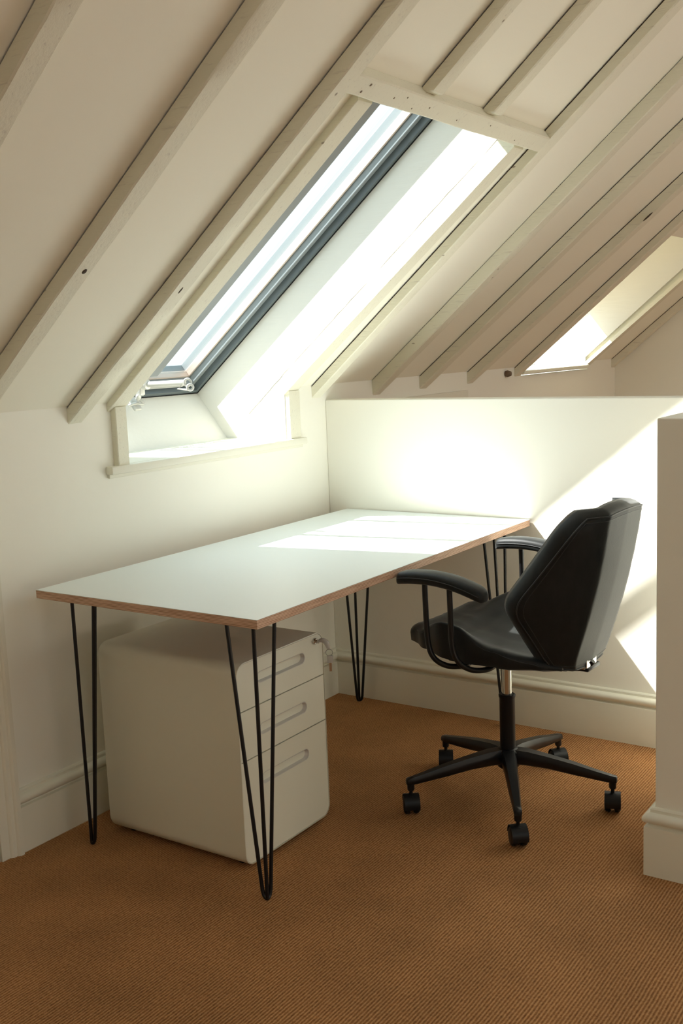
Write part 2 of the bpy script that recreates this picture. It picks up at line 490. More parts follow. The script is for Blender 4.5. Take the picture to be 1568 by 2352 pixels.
bm = BM(); box(bm, (XE, YF, 0), (XE+0.05, YB, ZK)); link('wall_right', bm, WALL, kind='structure')
def gable(name, y, th, lab, m=WALL):
    bm = BM(); prism(bm, [(-0.05, 0), (XE+0.05, 0), (XE+0.05, ZK), (XR, ZR+0.03), (-0.05, ZK)], y, y+th)
    tag(link(name, bm, m, kind='structure'), lab)
gable('wall_back', YB, 0.05, 'tan shadowed end wall far beyond the half wall')
gable('wall_front', YF-0.05, 0.05, 'cream end wall behind the viewer')

# half wall behind the desk and its return
bm = BM(); box(bm, (0.0005, 0.0, 0), (2.9, 0.10, HW), 0.003)
tag(link('wall_partition', bm, WALL, kind='structure'), 'white sunlit half wall behind the desk')
bm = BM(); box(bm, (1.541, -0.845, 0), (1.665, -0.0005, HW), 0.003)
tag(link('wall_return', bm, WALL, kind='structure'), 'end of a low half wall at the right edge of the picture')

# skirting
SK = [(0, 0), (.022, 0), (.022, .126), (.0215, .1285), (.018, .130), (.013, .131), (.012, .134), (.0135, .137)]
for k in range(9):
    a = -PI/2 + PI*k/8
    SK.append((.0135 + .0125*math.cos(a), .1505 + .0130*math.sin(a)))
SK += [(.0095, .1645), (.009, .167), (.009, .172), (.006, .1755), (0, .177)]
def skirt(name, p0, p1, nrm, m0=0.0, m1=0.0, label=None):
    """profile swept from p0 to p1; nrm points into the room; m0/m1 mitre (+1 outside corner, -1 inside)"""
    bm = BM(); p0 = Vector(p0); p1 = Vector(p1); d = (p1-p0).normalized(); nv = Vector(nrm)
    A = [bm.verts.new(p0 - d*(m0*t) + nv*t + Vector((0, 0, z))) for t, z in SK]
    B = [bm.verts.new(p1 + d*(m1*t) + nv*t + Vector((0, 0, z))) for t, z in SK]
    n = len(SK); bm.faces.new(A); bm.faces.new(B[::-1])
    for i in range(n): bm.faces.new((A[i], A[(i+1) % n], B[(i+1) % n], B[i]))
    return tag(link(name, bm, TRIM, smooth=35, kind='structure'), label)
skirt('baseboard_left', (0, -1.5765, 0), (0, 0, 0), (1, 0, 0), 0, -1, 'moulded cream skirting along the knee wall')
skirt('baseboard_back', (0, 0, 0), (1.541, 0, 0), (0, -1, 0), -1, -1, 'moulded cream skirting along the half wall')
bm_ = skirt('baseboard_right', (1.541, -0.845, 0), (1.665, -0.845, 0), (0, -1, 0), 1, 1, 'moulded cream skirting on the front of the half wall end')
skirt('baseboard_side', (1.541, 0, 0), (1.541, -0.845, 0), (-1, 0, 0), -1, 1, 'moulded cream skirting on the side of the half wall end')
skirt('baseboard_outer', (1.665, -0.845, 0), (1.665, -0.0005, 0), (1, 0, 0), 1, 0, 'skirting on the far side of the half wall end')

# architrave of the cupboard door at the left edge
bm = BM()
prism(bm, [(0, 0), (0.030, 0), (0.030, 0.012), (0.026, 0.016), (0.022, 0.018), (0.022, 0.030), (0.018, 0.034), (0.014, 0.036), (0.014, 0.062), (0, 0.062)], 0, 1.05, 'z')
for v in bm.verts: v.co = Vector((v.co.x, -1.577 - v.co.y, v.co.z))
bmesh.ops.recalc_face_normals(bm, faces=bm.faces)
tag(link('trim_1', bm, TRIM, kind='structure'), 'stepped cream architrave at the left edge of the picture')
bm = BM(); box(bm, (0, -2.3, 0), (0.008, -1.642, 0.99)); link('door_1', bm, TRIM, kind='structure')

# low hatch door in the knee wall beyond the half wall
d2 = empty('door_2', (0, 0.8, 0)); d2['kind'] = 'structure'; d2['label'] = 'low cream hatch in the far knee wall, its frame just above the half wall'
bm = BM(); prism(bm, [(0.50, 0.0), (0.50, 1.122), (1.148, 1.122), (1.148, 0.0), (1.108, 0.0), (1.108, 1.084), (0.54, 1.084), (0.54, 0.0)], 0.0, 0.016, 'x')
for v in bm.verts: v.co.y -= 0.8
link('door_frame', bm, TRIM, d2)
bm = BM(); box(bm, (0, 0.545-0.8, 0.0), (0.009, 1.103-0.8, 1.078)); link('door_panel', bm, TRIM, d2)

# ------------------------------------------------------------------ rafters
def rafter(label, ya, yb, width, depth, u0=None, u1=None, seed=0, wend=None, cham=False, group='painted roof rafters', gap=0.004, name='rafter', wob=1.0):
    """ya: y of the near edge at the wall, yb: at u=1.6; runs from the wall (x=0) or from u0"""
    bm = BM(); rnd = random.Random(seed)
    x0 = 0.0 if u0 is None else u0*cs
    x1 = (u1 if u1 else 2.9)*cs
    N = int((x1-x0)/0.035)
    rings = []
    dz = depth/cs; gz = gap/cs
    ph = [rnd.uniform(0, 100) for _ in range(6)]
    def nz(i, x, f=5.0): return noise.noise(Vector((x*f, ph[i], 3.3)))*0.0035*wob + noise.noise(Vector((x*28, ph[i], 8.1)))*0.0013*wob
    for i in range(N+1):
        x = x0 + (x1-x0)*i/N; u = x/cs
        y = ya + (yb-ya)*u/1.6; zc = ZK + x*math.tan(SL)
        wd = width if wend is None else width + (wend-width)*u/1.6
        dd = dz
        if cham and u - u0 < 0.035: dd = dz*(0.30 + 0.70*(u-u0)/0.035)
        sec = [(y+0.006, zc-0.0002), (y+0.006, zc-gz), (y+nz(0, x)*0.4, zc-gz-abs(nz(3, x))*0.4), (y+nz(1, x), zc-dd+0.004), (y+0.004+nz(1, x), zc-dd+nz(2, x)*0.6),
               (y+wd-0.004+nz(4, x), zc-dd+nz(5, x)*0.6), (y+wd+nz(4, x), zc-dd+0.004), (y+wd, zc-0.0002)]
        rings.append([bm.verts.new((x, a, b)) for a, b in sec])
    for A, B in zip(rings, rings[1:]):
        for k in range(8):
            f = bm.faces.new((A[k], B[k], B[(k+1) % 8], A[(k+1) % 8]))
            f.material_index = 1 if k in (0, 1) else 0  # notch faces coloured dark to paint the shadow line under the ceiling
    bm.faces.new(rings[0]); bm.faces.new(rings[-1][::-1])
    o = link(name, bm, None, smooth=30, mats=[BEAM, GAP_SHADE_KNOT])
    return tag(o, label, 'rafter', group)
rafter('wide cream rafter cutting the top left corner of the picture', -2.055, -2.09, 0.058, 0.04, seed=1)
rafter('cream rafter with a round dark hole, second from the left', -1.645, -1.645, 0.056, 0.04, seed=2)
rafter('cream rafter with a long split knot just left of the skylight', -1.279, -1.266, 0.058, 0.038, seed=3)
rafter('short trimmed rafter above the skylight header, the left one of two', -0.876, -0.902, 0.052, 0.036, u0=1.232, seed=4, cham=True)
rafter('short trimmed rafter above the skylight header, the right one of two', -0.525, -0.566, 0.052, 0.036, u0=1.232, seed=5, cham=True)
rafter('pale cream rafter close along the right side of the skylight', -0.086, -0.145, 0.058, 0.038, seed=6, gap=0.005)
rafter('cream rafter rising from the left end of the half wall, second right of the skylight', 0.338, 0.290, 0.058, 0.048, seed=7, gap=0.002)
rafter('grey shadowed rafter with a clean dark joint line, third right of the skylight', 0.722, 0.733, 0.060, 0.044, seed=8)
rafter('brown shadowed rafter with a large knot, fourth right of the skylight', 1.170, 1.245, 0.058, 0.044, seed=9)
rafter('dark rafter bordering the distant skylight on its left', 1.690, 1.655, 0.066, 0.036, seed=10)
rafter('dark rafter lying against the tan end wall at the far right', 3.088, 3.088, 0.058, 0.040, seed=11)
# header across the skylight
bm = BM(); N = 40
rings = []
for i in range(N+1):
    y = -1.212 + (1.078)*i/N
    j = lambda k: noise.noise(Vector((y*9, k*7.7, 1.2)))*0.0022
    sec = [sp(1.178+j(1), y, -0.0003), sp(1.174+j(2), y, -0.034+j(3)), sp(1.178+j(2), y, -0.037+j(3)*.5), sp(1.226+j(4), y, -0.037+j(5)*.5), sp(1.230+j(4), y, -0.034+j(5)), sp(1.232, y, -0.0003)]
    rings.append([bm.verts.new(p) for p in sec])
for A, B in zip(rings, rings[1:]):
    for k in range(6): bm.faces.new((A[k], B[k], B[(k+1) % 6], A[(k+1) % 6]))
bm.faces.new(rings[0]); bm.faces.new(rings[-1][::-1])
tag(link('header_beam', bm, BEAM, smooth=30), 'cream timber with nail marks crossing between rafters above the skylight', 'beam')
# nail dents / holes as small recessed dark plugs
def dent(p, nrm, r_, parent, name='nail_hole', elong=1.0, axis=None, m=None):
    bm = BM(); M = align(p, nrm, axis)
    lathe(bm, [(0, -0.001), (r_*1.0, -0.0008), (r_*0.8, 0.0006), (0, 0.0004)], 12, M @ Matrix.Diagonal((elong, 1, 1, 1)))
    return link(name, bm, m or GAP_SHADE_KNOT, parent, smooth='all')
DN = Vector((sn, 0, -cs))
DENT = simple('dent_shadowed_timber', (0.27, 0.22, 0.16), 0.9)
hb = [o for o in COL.objects if o.name == 'header_beam'][0]
for (u, y, r_) in ((1.213, -1.15, .0035), (1.190, -1.165, .003), (1.20, -1.03, .0025), (1.212, -0.98, .002), (1.188, -0.93, .002), (1.204, -0.86, .002), (1.195, -0.70, .0018), (1.21, -0.52, .0018), (1.19, -0.33, .0018)):
    dent(sp(u, y, -0.0380), DN, r_*0.8, hb, m=DENT, elong=1.5, axis=Vector((cs, r_*200-0.4, sn)))
raf = [o for o in COL.objects if o.name.startswith('rafter')]
dent(sp(0.573, -1.614, -0.0405), DN, 0.0062, raf[1], 'knot_hole', 1.3)
dent(sp(0.520, -1.248, -0.0385), DN, 0.0030, raf[2], 'knot_split', 4.5, Vector((cs, 0, sn)))
dent(sp(1.05, 1.20, -0.047), DN, 0.012, raf[8], 'knot', 2.2, Vector((cs, 0, sn)))

# ------------------------------------------------------------------ window 1
w1 = empty('window_1', (0, -0.66, SILL)); tag(w1, 'long skylight over the desk with a grey frame and deep white reveals', kind='structure')
w1i = Vector((0, -0.66, SILL))
def wl_(name, bm, m, parent=w1, **k):
    org = w1i
    for v in bm.verts: v.co -= org
    return link(name, bm, m, parent, **k)
def quadprism(bm, P, dy0, dy1):
    prism(bm, [(p.x, p.z) for p in P], dy0, dy1)
def xz(u, off): p = sp(u, 0, off); return (p.x, p.z)
UB = -0.332                      # bottom panel position along the slope
US = UB + 0.0
pb = sp(UB, 0, DEEP); pt_ = sp(W1['u1'], 0, DEEP)
# where the bottom panel meets the sill
kk = (SILL - pb.z)/(-cs); ps = (pb.x + sn*kk, SILL)
def reveal(name, y0, y1, lab=None):
    bm = BM()
    prism(bm, [(-0.0005, SILL), ps, (pb.x, pb.z), (pt_.x, pt_.z), xz(W1['u1'], 0.035), xz(0.03, 0.035), (-0.0005, 1.235)], y0, y1)
    return wl_(name, bm, BOARD)
reveal('reveal_board', W1['y1'], W1['y1']+0.03)
reveal('reveal_board', W1['y0']-0.03, W1['y0'])
bm = BM()      # bottom panel, square to the slope
prism(bm, [ps, (pb.x, pb.z), sp(UB-0.03, 0, DEEP).xz, (ps[0]-0.03*cs, ps[1]-0.03*sn)], W1['y0'], W1['y1']); wl_('bottom_panel', bm, BOARD)
bm = BM()
prism(bm, [xz(W1['u1'], 0.0305), xz(W1['u1'], DEEP), xz(W1['u1']+0.03, DEEP), xz(W1['u1']+0.03, 0.0305)], W1['y0'], W1['y1']); wl_('top_panel', bm, BOARD)
# sloping side trims and upright posts, one mesh each side
def side_trim(y0, y1, seed):
    bm = BM()
    d = 0.02; dv = d/cs
    N = 36
    rings = []
    for i in range(N+1):
        x = 0.0 + (W1['u1']*cs-0.002)*i/N
        j = lambda k: noise.noise(Vector((x*8, k*5.1+seed, 2.2)))*0.0022 + noise.noise(Vector((x*33, k*5.1+seed, 2.2)))*0.0008
        z = ZK + x*math.tan(SL)
        xs = max(x, 0.0)
        za = z + (0.05 if seed else 0.0)
        rings.append([bm.verts.new(q) for q in ((xs, y0, z-0.0003 if y0 < -0.5 else z+0.045), (xs, y0+j(1)*.6, z-dv+0.002), (xs, y0+0.002+j(1)*.6, z-dv), (xs, y1-0.002+j(2)*.6, z-dv), (xs, y1+j(2)*.6, z-dv+0.002), (xs, y1, z-0.0003 if y0 > -0.5 else z+0.045))])
    for A, B in zip(rings, rings[1:]):
        for k in range(6): bm.faces.new((A[k], B[k], B[(k+1) % 6], A[(k+1) % 6]))
    bm.faces.new(rings[0]); bm.faces.new(rings[-1][::-1])
    return bm
wl_('side_trim', side_trim(-1.125, W1['y0']-0.001, 0.0), BEAM, smooth=30)
wl_('side_trim', side_trim(W1['y1']+0.001-0.004, -0.192, 3.0), BEAM, smooth=30)
def post(y0, y1):
    bm = BM(); N = 8; rings = []
    for i in range(N+1):
        z = SILL + (ZK-0.012-SILL)*i/N
        j = lambda k: noise.noise(Vector((z*14, k*5.1+y0, 2.2)))*0.0016
        rings.append([bm.verts.new(q) for q in ((0.0003, y0, z), (0.019, y0+j(1), z), (0.021, y0+0.002+j(1), z), (0.021, y1-0.002+j(2), z), (0.019, y1+j(2), z), (0.0003, y1, z))])
    for A, B in zip(rings, rings[1:]):
        for k in range(6): bm.faces.new((A[k], B[k], B[(k+1) % 6], A[(k+1) % 6]))
    bm.faces.new(rings[0]); bm.faces.new(rings[-1][::-1])
    return bm
wl_('jamb_post', post(-1.112, W1['y0']-0.006), BEAM, smooth=30)
wl_('jamb_post', post(W1['y1']+0.002, -0.190), BEAM, smooth=30)
bm = BM(); box(bm, (ps[0]-0.05, W1['y0']-0.0, SILL-0.022), (0.0, W1['y1'], SILL)); 
s_ = box(bm, (-0.0, -1.148, SILL-0.024), (0.030, -0.165, SILL), 0.004); wl_('window_sill', bm, TRIM, smooth=30)
bm = BM(); box(bm, (0.0003, -1.142, SILL-0.036), (0.010, -0.168, SILL-0.0242), 0.002); wl_('sill_moulding', bm, TRIM)
# frame: outer frame, sash, beads, glass, glazing bars
Y0, Y1 = W1['y0'], W1['y1']
def slope_box(bm, u0, u1, y0, y1, o0, o1, bev=0.0):
    X = Vector((cs, 0, sn)); Z = Vector((-sn, 0, cs)); Yv = Vector((0, 1, 0))
    M = Matrix((X, Yv, Z)).transposed().to_4x4(); M.translation = Vector((0, 0, ZK))
    box(bm, (u0, y0, o0), (u1, y1, o1), bev, M)
def ring(u0, u1, y0, y1, wd, o0, o1, bev=0.002, wb=None):
    bm = BM(); wb = wb or wd
    slope_box(bm, u0, u0+wb, y0, y1, o0, o1, bev); slope_box(bm, u1-wd, u1, y0, y1, o0, o1, bev)
    slope_box(bm, u0+wb, u1-wd, y0, y0+wd, o0, o1, bev); slope_box(bm, u0+wb, u1-wd, y1-wd, y1, o0, o1, bev)
    return bm
uT = W1['u1']
wl_('window_frame', ring(UB, uT, Y0, Y1, 0.018, DEEP, DEEP+0.10, 0.0), DGREY)
wl_('gasket', ring(UB+0.0002, uT, Y0+0.0002, Y1-0.0002, 0.0035, DEEP-0.003, DEEP-0.0002, 0.0), simple('black_gasket', (0.01, 0.01, 0.01), 0.7))
bm = BM(); tube(bm, [sp(-0.19+1.36*i/90, Y1-0.0002, 0.038-0.03*max(0.0, 0.2-i/90)+noise.noise(Vector((i*.31, 2.7, 0)))*0.0035) for i in range(91)], 0.0010, 5); wl_('board_joint', bm, simple('joint_line', (0.30, 0.28, 0.25), 0.9))
wl_('sash_frame', ring(UB+0.0185, uT-0.0185, Y0+0.0185, Y1-0.0185, 0.018, DEEP+0.022, DEEP+0.11), MGREY)
wl_('glazing_bead', ring(UB+0.037, uT-0.037, Y0+0.037, Y1-0.037, 0.006, DEEP+0.048, DEEP+0.078, 0.0028), BEAD)
bm = BM(); slope_box(bm, UB+0.038, uT-0.038, Y0+0.038, Y1-0.038, DEEP+0.066, DEEP+0.070); wl_('window_pane', bm, PANE)
for yb in (-0.484, -0.794):
    bm = BM(); slope_box(bm, UB+0.045, uT-0.045, yb-0.014, yb+0.014, DEEP+0.0705, DEEP+0.098, 0.003); wl_('glazing_bar', bm, simple('bar_white', (0.75, 0.76, 0.74), 0.5))
bm = BM(); slope_box(bm, 0.118, uT-0.002, Y0+0.0005, Y0+0.058, -0.004, 0.006, 0.002); wl_('blind_rail', bm, MGREY)
# screw-jack opener at the middle of the bottom frame
op = empty('window_opener', (0, 0, 0)); op.parent = w1; op.location = Vector((-0.315, -0.66, 1.215)) - w1i
opo = Vector((-0.315, -0.66, 1.215))
def ol(name, bm, m, **k):
    for v in bm.verts: v.co -= opo
    return link(name, bm, m, op, **k)
p0, p1 = Vector((-0.285, -0.660, 1.243)), Vector((-0.118, -0.650, 1.247))
bm = BM()
ax = (p1-p0); L = ax.length; M = align(p0, ax)
prof = [(0.0, 0.0)]
NT = 26
for i in range(NT):
    z = L*i/NT; prof += [(0.0082, z+0.0004), (0.0100, z+L/NT*0.5)]
prof += [(0.0082, L), (0, L)]
lathe(bm, prof, 14, M); ol('threaded_spindle', bm, WHITEP, smooth='all')
bm = BM()
lathe(bm, [(0, -0.026), (0.014, -0.024), (0.0175, -0.012), (0.0175, 0.006), (0.013, 0.009), (0, 0.009)], 18, M)
box(bm, (-0.338, -0.676, 1.205), (-0.300, -0.650, 1.244), 0.006); ol('spindle_housing', bm, WHITEP, smooth=50)
bm = BM()
Mb = align((-0.335, -0.664, 1.190), (sn, 0, -cs), (0, 1, 0))
box(bm, (-0.017, -0.034, -0.02), (0.017, 0.024, -0.008), 0.004, align((-0.332, -0.668, 1.19), (cs, 0, sn), (0, 1, 0)))
tube(bm, bez([(-0.345, -0.690, 1.172), (-0.325, -0.672, 1.180), (-0.308, -0.655, 1.176), (-0.322, -0.668, 1.200)], 4), 0.006, 8)
lathe(bm, [(0, -0.002), (0.008, -0.001), (0.010, 0.012), (0.004, 0.022), (0, 0.022)], 12, align((-0.318, -0.672, 1.196), (0.6, -0.3, 0.5)))
ol('mounting_bracket', bm, WHITEP, smooth=50)
bm = BM()
ed = ax.normalized()
def loop(c, r_, nrm, k=18): 
    M2 = align(c, nrm); return [M2 @ Vector((r_*math.cos(2*PI*i/k), r_*math.sin(2*PI*i/k), 0)) for i in range(k)]
tube(bm, loop(p1+ed*0.012, 0.0115, (0.75, -0.66, 0.1)), 0.0042, 8, closed=True)
tube(bm, loop(p1+ed*0.022+Vector((0, 0, -0.017)), 0.0095, (0.75, -0.66, 0.1)), 0.0046, 8, closed=True)
tube(bm, [p1+ed*0.02+Vector((0, 0, -0.026)), p1+Vector((-0.022, -0.012, -0.020)), p1+ed*0.004+Vector((0, 0, -0.004))], 0.0036, 8)
ol('crank_eye', bm, WHITEP, smooth=50)
bm = BM(); slope_box(bm, UB+0.052, UB+0.072, -0.72, -0.40, DEEP-0.006, DEEP+0.011, 0.003); ol('cross_plate', bm, simple('opener_plate', (0.42, 0.42, 0.40), 0.4, 0.3))

# ------------------------------------------------------------------ window 2 (far)
w2 = empty('window_2', (0, 2.2, SILL)); tag(w2, 'distant skylight beyond the half wall, bright with sun on its white reveal', kind='structure')
w1i = Vector((0, 2.2, SILL))
Y0, Y1 = W2['y0'], W2['y1']
ub2 = -0.344; S2 = 1.188
for (a, b) in ((Y0-0.03, Y0), (Y1, Y1+0.03)):
    bm = BM(); prism(bm, [(-0.0005, S2), (xz(ub2, DEEP)[0], S2), xz(ub2, DEEP), xz(W2['u1'], DEEP), xz(W2['u1'], 0.0305), (-0.0005, 1.232)], a, b); wl_('reveal_board', bm, BOARD, w2)
bm = BM(); prism(bm, [xz(W2['u1'], 0.0305), xz(W2['u1'], DEEP), xz(W2['u1']+0.03, DEEP), xz(W2['u1']+0.03, 0.0305)], Y0, Y1); wl_('top_panel', bm, BOARD, w2)
bm = BM(); box(bm, (xz(ub2, DEEP)[0]-0.02, Y0, S2-0.022), (0.0, Y1, S2)); box(bm, (0.0, Y0-0.03, S2-0.020), (0.022, Y1+0.002, S2), 0.004); wl_('window_sill', bm, TRIM, w2)
bm = BM(); slope_box(bm, -0.022, W2['u1'], Y1+0.002, Y1+0.066, -0.02, -0.0004, 0.0); wl_('side_trim', bm, BEAM, w2)
wl_('window_frame', ring(ub2, W2['u1'], Y0, Y1, 0.018, DEEP, DEEP+0.03), DGREY, w2)
bm = BM(); slope_box(bm, ub2+0.018, W2['u1']-0.018, Y0+0.018, Y1-0.018, DEEP+0.02, DEEP+0.024); wl_('window_pane', bm, PANE, w2)
bl, bn, bl_, bb = mat('translucent_sun_screen')
bb.inputs['Base Color'].default_value = (0.8, 0.76, 0.66, 1); bb.inputs['Roughness'].default_value = 0.9
tl = bn.new('ShaderNodeBsdfTranslucent'); tl.inputs[0].default_value = (0.8, 0.74, 0.6, 1)
mx = bn.new('ShaderNodeMixShader'); mx.inputs[0].default_value = 0.35
bl_.new(bb.outputs[0], mx.inputs[1]); bl_.new(tl.outputs[0], mx.inputs[2]); bl_.new(mx.outputs[0], bn['Material Output'].inputs[0])
bm = BM(); slope_box(bm, 0.19, W2['u1']-0.01, Y0+0.01, Y1-0.01, DEEP-0.012, DEEP-0.010); wl_('added_sun_screen', bm, bl, w2)  # unseen sheet added to keep sun off the upper reveal

# small dark fixing at the foot of the far rafter
bm = BM(); lathe(bm, [(0, 0), (0.014, 0.001), (0.017, 0.012), (0.012, 0.03), (0, 0.034)], 16, align((0.0005, 1.585, 1.18), (1, 0, 0)))
tag(link('wall_fixing', bm, simple('fixing_brown', (0.16, 0.11, 0.07), 0.6), smooth='all'), 'small round brown fixing on the knee wall beside the distant skylight', 'fixing')

# ------------------------------------------------------------------ desk
DX0, DX1, DY0, DY1, DZ, DT = 0.0845, 0.8346, -1.5089, -0.0045, 0.735, 0.0225
desk = empty('desk', ((DX0+DX1)/2, (DY0+DY1)/2, 0)); tag(desk, 'long white topped plywood desk on black hairpin legs under the skylight', 'desk')
dorg = Vector(desk.location)
def dl(name, bm, m, **k):
    for v in bm.verts: v.co -= dorg
    return link(name, bm, m, desk, **k)
bm = BM(); box(bm, (DX0, DY0, DZ-DT), (DX1, DY1, DZ-0.0012)); dl('plywood_core', bm, PLY)
bm = BM(); box(bm, (DX0, DY0, DZ-0.0012), (DX1, DY1, DZ)); dl('laminate_top', bm, LAMIN)
def hairpin(cx, cy, sx, sy):
    bm = BM(); e, w_, i = 0.064, 0.084, 0.066; r_ = 0.005; zt = DZ-DT-0.003
    P = lambda a, b, z: Vector((cx+sx*a, cy+sy*b, z))
    f = P(i, i, 0.0)
    tops = [P(e+w_, e, zt), P(e, e, zt), P(e, e+w_, zt)]
    # outer U from first rod to third
    A, B = tops[0], tops[2]
    def along(t, z):      # point on the rod aiming at the foot with a small U radius
        d = (t - f); d.z = 0; dn = d.normalized()*0.014
        base = Vector((f.x+dn.x, f.y+dn.y, 0.02)); k = (z-0.02)/(zt-0.02)
        return base + (t-base)*k
    low = f + Vector((0, 0, r_+0.0006))
    U = [A] + [along(A, 0.4), along(A, 0.06), along(A, 0.025)]
    mid = bez([along(A, 0.025), along(A, 0.012)*0.7+low*0.3, low, along(B, 0.012)*0.7+low*0.3, along(B, 0.025)], 5)
    U += mid[1:-1] + [along(B, 0.025), along(B, 0.06), along(B, 0.4), B]
    tube(bm, U, r_, 10)
    tube(bm, [tops[1], f*0.5+tops[1]*0.5+Vector((0, 0, 0.004)), f+Vector((0, 0, r_+0.001))], r_, 10)
    # mounting plate
    box(bm, tuple(P(e-0.008, e-0.008, zt)), tuple(P(e+w_+0.008, e+0.02, zt+0.0028)))
    box(bm, tuple(P(e-0.008, e-0.008, zt)), tuple(P(e+0.02, e+w_+0.008, zt+0.0028)))
    return bm
for cx, cy, sx, sy in ((DX1, DY0, -1, 1), (DX0, DY0, 1, 1), (DX0, DY1, 1, -1), (DX1, DY1, -1, -1)):
    dl('hairpin_leg', hairpin(cx, cy, sx, sy), BLACKM, smooth=50)

# ------------------------------------------------------------------ filing cabinet
CX0, CX1, CY0, CY1, CZ0, CZ1 = 0.135, 0.635, -1.357, -0.972, 0.012, 0.557
cab = empty('filing_cabinet', ((CX0+CX1)/2, (CY0+CY1)/2, 0)); tag(cab, 'cream steel three drawer pedestal cabinet with rounded corners under the desk', 'cabinet')
corg = Vector(cab.location)
def cl(name, bm, m, parent=cab, **k):
    for v in bm.verts: v.co -= corg
    return link(name, bm, m, parent, **k)
def rrect(y0, y1, z0, z1, r_, seg=8, corners=(1, 1, 1, 1)):
    pts = []
    for (cy, cz, a0, on) in ((y1-r_, z1-r_, 0, corners[0]), (y0+r_, z1-r_, 90, corners[1]), (y0+r_, z0+r_, 180, corners[2]), (y1-r_, z0+r_, 270, corners[3])):
        if on:
            for k in range(seg+1):
                a = R(a0+90*k/seg); pts.append((cy+r_*math.cos(a), cz+r_*math.sin(a)))
        else:
            a = R(a0+45); pts.append((cy+r_*math.copysign(1, math.cos(a)), cz+r_*math.copysign(1, math.sin(a))))
    return pts
RC = 0.034
bm = BM()
outer = rrect(CY0, CY1, CZ0, CZ1, RC); inner = rrect(CY0+0.0022, CY1-0.0022, CZ0+0.0022, CZ1-0.0022, RC-0.0022)
n_ = len(outer)
def ringv(pts, x): return [bm.verts.new((x, a, b)) for a, b in pts]
back_i = ringv([((a-(CY0+CY1)/2)*0.985+(CY0+CY1)/2, (b-(CZ0+CZ1)/2)*0.99+(CZ0+CZ1)/2) for a, b in outer], CX0)
back_o = ringv(outer, CX0+0.006); fr_o = ringv(outer, CX1-0.001); fr_e = ringv(inner, CX1); fr_i = ringv(inner, CX1-0.012)
for A, B in ((back_i, back_o), (back_o, fr_o), (fr_o, fr_e), (fr_e, fr_i)):
    for k in range(n_): bm.faces.new((A[k], A[(k+1) % n_], B[(k+1) % n_], B[k]))
bm.faces.new(back_i); bm.faces.new(fr_i[::-1])
cl('body', bm, CABM, smooth=35)
# drawer fronts with recessed grips
def drawer(z0, z1, ctop, cbot, hz):
    g = 0.0016
    y0, y1 = CY0+0.0038, CY1-0.0038
    out = rrect(y0, y1, z0+g, z1-g, RC-0.005 if (ctop or cbot) else 0.002, 8, (ctop, ctop, cbot, cbot))
    hy0, hy1, hh = -1.272, -1.062, 0.0145
    bm = BM(); xf = CX1-0.0016; xb = CX1-0.011
    hole = []
    for k in range(9): a = R(-90+180*k/8); hole.append((hy1-hh+hh*math.cos(a), hz+hh*math.sin(a)))
    for k in range(9): a = R(90+180*k/8); hole.append((hy0+hh+hh*math.cos(a), hz+hh*math.sin(a)))
    O = [bm.verts.new((xf, a, b)) for a, b in out]
    H = [bm.verts.new((xf, a, b)) for a, b in hole]
    eo = [bm.edges.new((O[i], O[(i+1) % len(O)])) for i in range(len(O))]
    eh = [bm.edges.new((H[i], H[(i+1) % len(H)])) for i in range(len(H))]
    bmesh.ops.triangle_fill(bm, edges=eo+eh, use_beauty=True)
    Ob = [bm.verts.new((xb, a, b)) for a, b in out]
    for i in range(len(O)): bm.faces.new((O[i], O[(i+1) % len(O)], Ob[(i+1) % len(O)], Ob[i]))
    d = cl('drawer', bm, CABM)
    # grip dish
    bm = BM()
    cyh = (hy0+hy1)/2
    def sc(f, x, dz=0): return [bm.verts.new((x, cyh+(a-cyh)*f, hz+dz+(b-hz)*f*(1.0 if f > .99 else 0.9))) for a, b in hole]
    rim = [bm.verts.new((xf+0.0006, cyh+(a-cyh)*1.012, hz+(b-hz)*1.12)) for a, b in hole]
    R1 = sc(1.0, xf+0.0004); R2 = sc(0.985, xf-0.006); R3 = sc(0.94, xf-0.014, 0.001)
    for A, B in ((rim, R1), (R1, R2), (R2, R3)):
        for k in range(len(A)): bm.faces.new((A[k], A[(k+1) % len(A)], B[(k+1) % len(A)], B[k]))
    bm.faces.new(R3)
    cl('drawer_pull', bm, simple('pull_grey', (0.60, 0.58, 0.54), 0.35), smooth=60)
    h = [o for o in COL.objects if o.name.startswith('drawer_pull')][-1]
    h.parent = d
    return d
drawer(0.4300, CZ1-0.0022, 1, 0, 0.502)
drawer(0.2965, 0.4300, 0, 0, 0.362)
drawer(CZ0+0.0022, 0.2965, 0, 1, 0.226)
bm = BM(); lathe(bm, [(0, 0), (0.0088, 0), (0.0088, 0.005), (0.0072, 0.008), (0.006, 0.007), (0, 0.007)], 20, align((CX1-0.002, -1.013, 0.536), (1, 0, 0)))
cl('lock', bm, CHROME, smooth=40)
for (x, y) in ((CX0+0.05, CY0+0.05), (CX1-0.05, CY0+0.05), (CX0+0.05, CY1-0.05), (CX1-0.05, CY1-0.05)):
    bm = BM(); lathe(bm, [(0, 0), (0.014, 0), (0.015, 0.003), (0.015, CZ0+0.001), (0, CZ0+0.001)], 14, Matrix.Translation((x, y, 0))); cl('foot', bm, PLASTIC)

